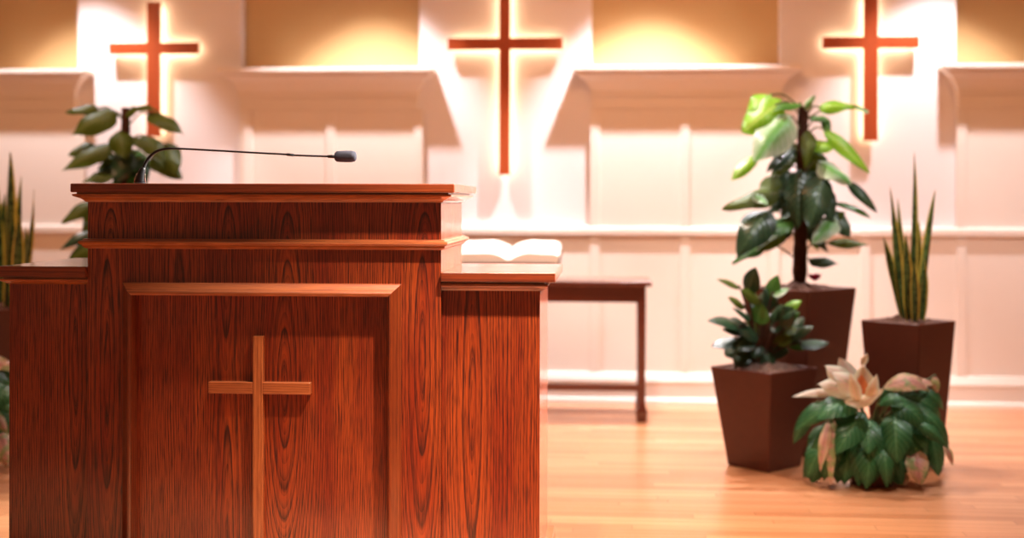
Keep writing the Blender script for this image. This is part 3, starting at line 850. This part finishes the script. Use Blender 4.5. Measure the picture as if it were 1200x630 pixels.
# its counterpart at the left edge of the photo
l2 = [((x - 1072 + (0), y - 22), (tx - 1072, ty - 22), w, mi, dd, nz, ar) for ((x, y), (tx, ty), w, mi, dd, nz, ar) in fl]
p2 = [((x - 1072, y - 22), (tx - 1072, ty - 22), w, mi, dd, nz, ar) for ((x, y), (tx, ty), w, mi, dd, nz, ar) in pl]
l2 += [((-20, 462), (9, 478), 14, GR, -.05, .7, .2), ((-15, 500), (8, 545), 20, GR, -.08, .5, .2), ((-20, 480), (10, 508), 18, PK, -.12, .6, .2), ((-18, 458), (10, 452), 12, PR, -.05, .9, .2), ((-5, 515), (9, 562), 16, GR, -.05, .3, .1)]
floor_plant(-50, 5.55, 'green leafy plant with pinkish leaves on the floor at the left edge, beside the pulpit', l2, p2)

# ------------------------------------------------------------------ light
def spot(name, loc, aim, power, col, size=math.radians(70), blend=.5, radius=.05):
    l = bpy.data.lights.new(name, 'SPOT'); l.energy = power; l.color = col
    l.spot_size = size; l.spot_blend = blend; l.shadow_soft_size = radius
    o = bpy.data.objects.new(name, l); C.objects.link(o); o.location = loc
    o.rotation_euler = (Vector(aim) - Vector(loc)).to_track_quat('-Z', 'Y').to_euler()
    return o
WARM = (1., .74, .50)
NEUT = (1., .86, .74)
for px, e in ((104, 260), (435, 330), (762, 440), (1100, 270)):
    x = X_at(px, YW)
    spot('downlight', (x, YW - .50, 3.06), (x, YW - .49, 0), e, (1., .95, .98), 2 * math.atan(.78), .45, .035)
# added warm fill over mid-stage, standing in for light bounced off the floor
for x, e in ((-3.0, 125), (.2, 120), (3.2, 115)):
    spot('warm_bounce_fill', (x, 5.5 if x == .2 else 4.9, 3.1), (x, YW, .9), e, (1., .46, .20), math.radians(110), .9, .40)
# stage lights, plus an added one for the pulpit's right side
spot('stage_or_fill_light', (.36, 2.80, 3.2), (.14, YC, .74), 1250, (1., .80, .60), math.radians(54), 1., .05)
spot('stage_or_fill_light', (-.45, 3.26, 3.15), (-.42, 3.60, .5), 310, (1., .86, .76), math.radians(52), .8, .04)
spot('stage_or_fill_light', (2.4, 4.6, 3.1), (-.3, 3.95, 1.12), 4300, (1., .95, .88), math.radians(31), .6, .06)  # added light, standing in for the bright wall reflected in the pulpit's side
spot('stage_or_fill_light', (1.7, 4.5, 3.15), (1.8, 5.8, .6), 150, (.96, .95, 1.), math.radians(75), .6, .06)
spot('stage_or_fill_light', (.0, 5.85, 3.15), (.1, 5.5, 0), 300, (1., .90, .82), math.radians(100), .7, .08)
spot('stage_or_fill_light', (-2.6, 5.2, 3.15), (-2.4, 5.8, 0), 60, NEUT, math.radians(80), .6, .06)
w = bpy.data.worlds.new('world'); S.world = w; w.use_nodes = True
w.node_tree.nodes['Background'].inputs[0].default_value = (1., .55, .30, 1)
w.node_tree.nodes['Background'].inputs[1].default_value = .16

# ------------------------------------------------------------------ camera
cd = bpy.data.cameras.new('camera')
cam = bpy.data.objects.new('camera', cd); C.objects.link(cam)
cd.sensor_width = 36; cd.lens = 36 * F / 1200
cd.shift_y = (HY - 315) / 1200
cam.location = (0, 0, EYE)
Rm = Matrix.Rotation(YAW, 4, 'Z') @ Matrix.Rotation(PI / 2, 4, 'X') @ Matrix.Rotation(ROLL, 4, 'Z')
cam.rotation_euler = Rm.to_euler()
cd.dof.use_dof = True
cd.dof.focus_distance = 3.72
cd.dof.aperture_fstop = 1.35
cd.clip_start = .05
S.camera = cam
S.view_settings.view_transform = 'Standard'
S.view_settings.look = 'None'
S.view_settings.gamma = 1
S.view_settings.exposure = 0
S.view_settings.use_curve_mapping = False
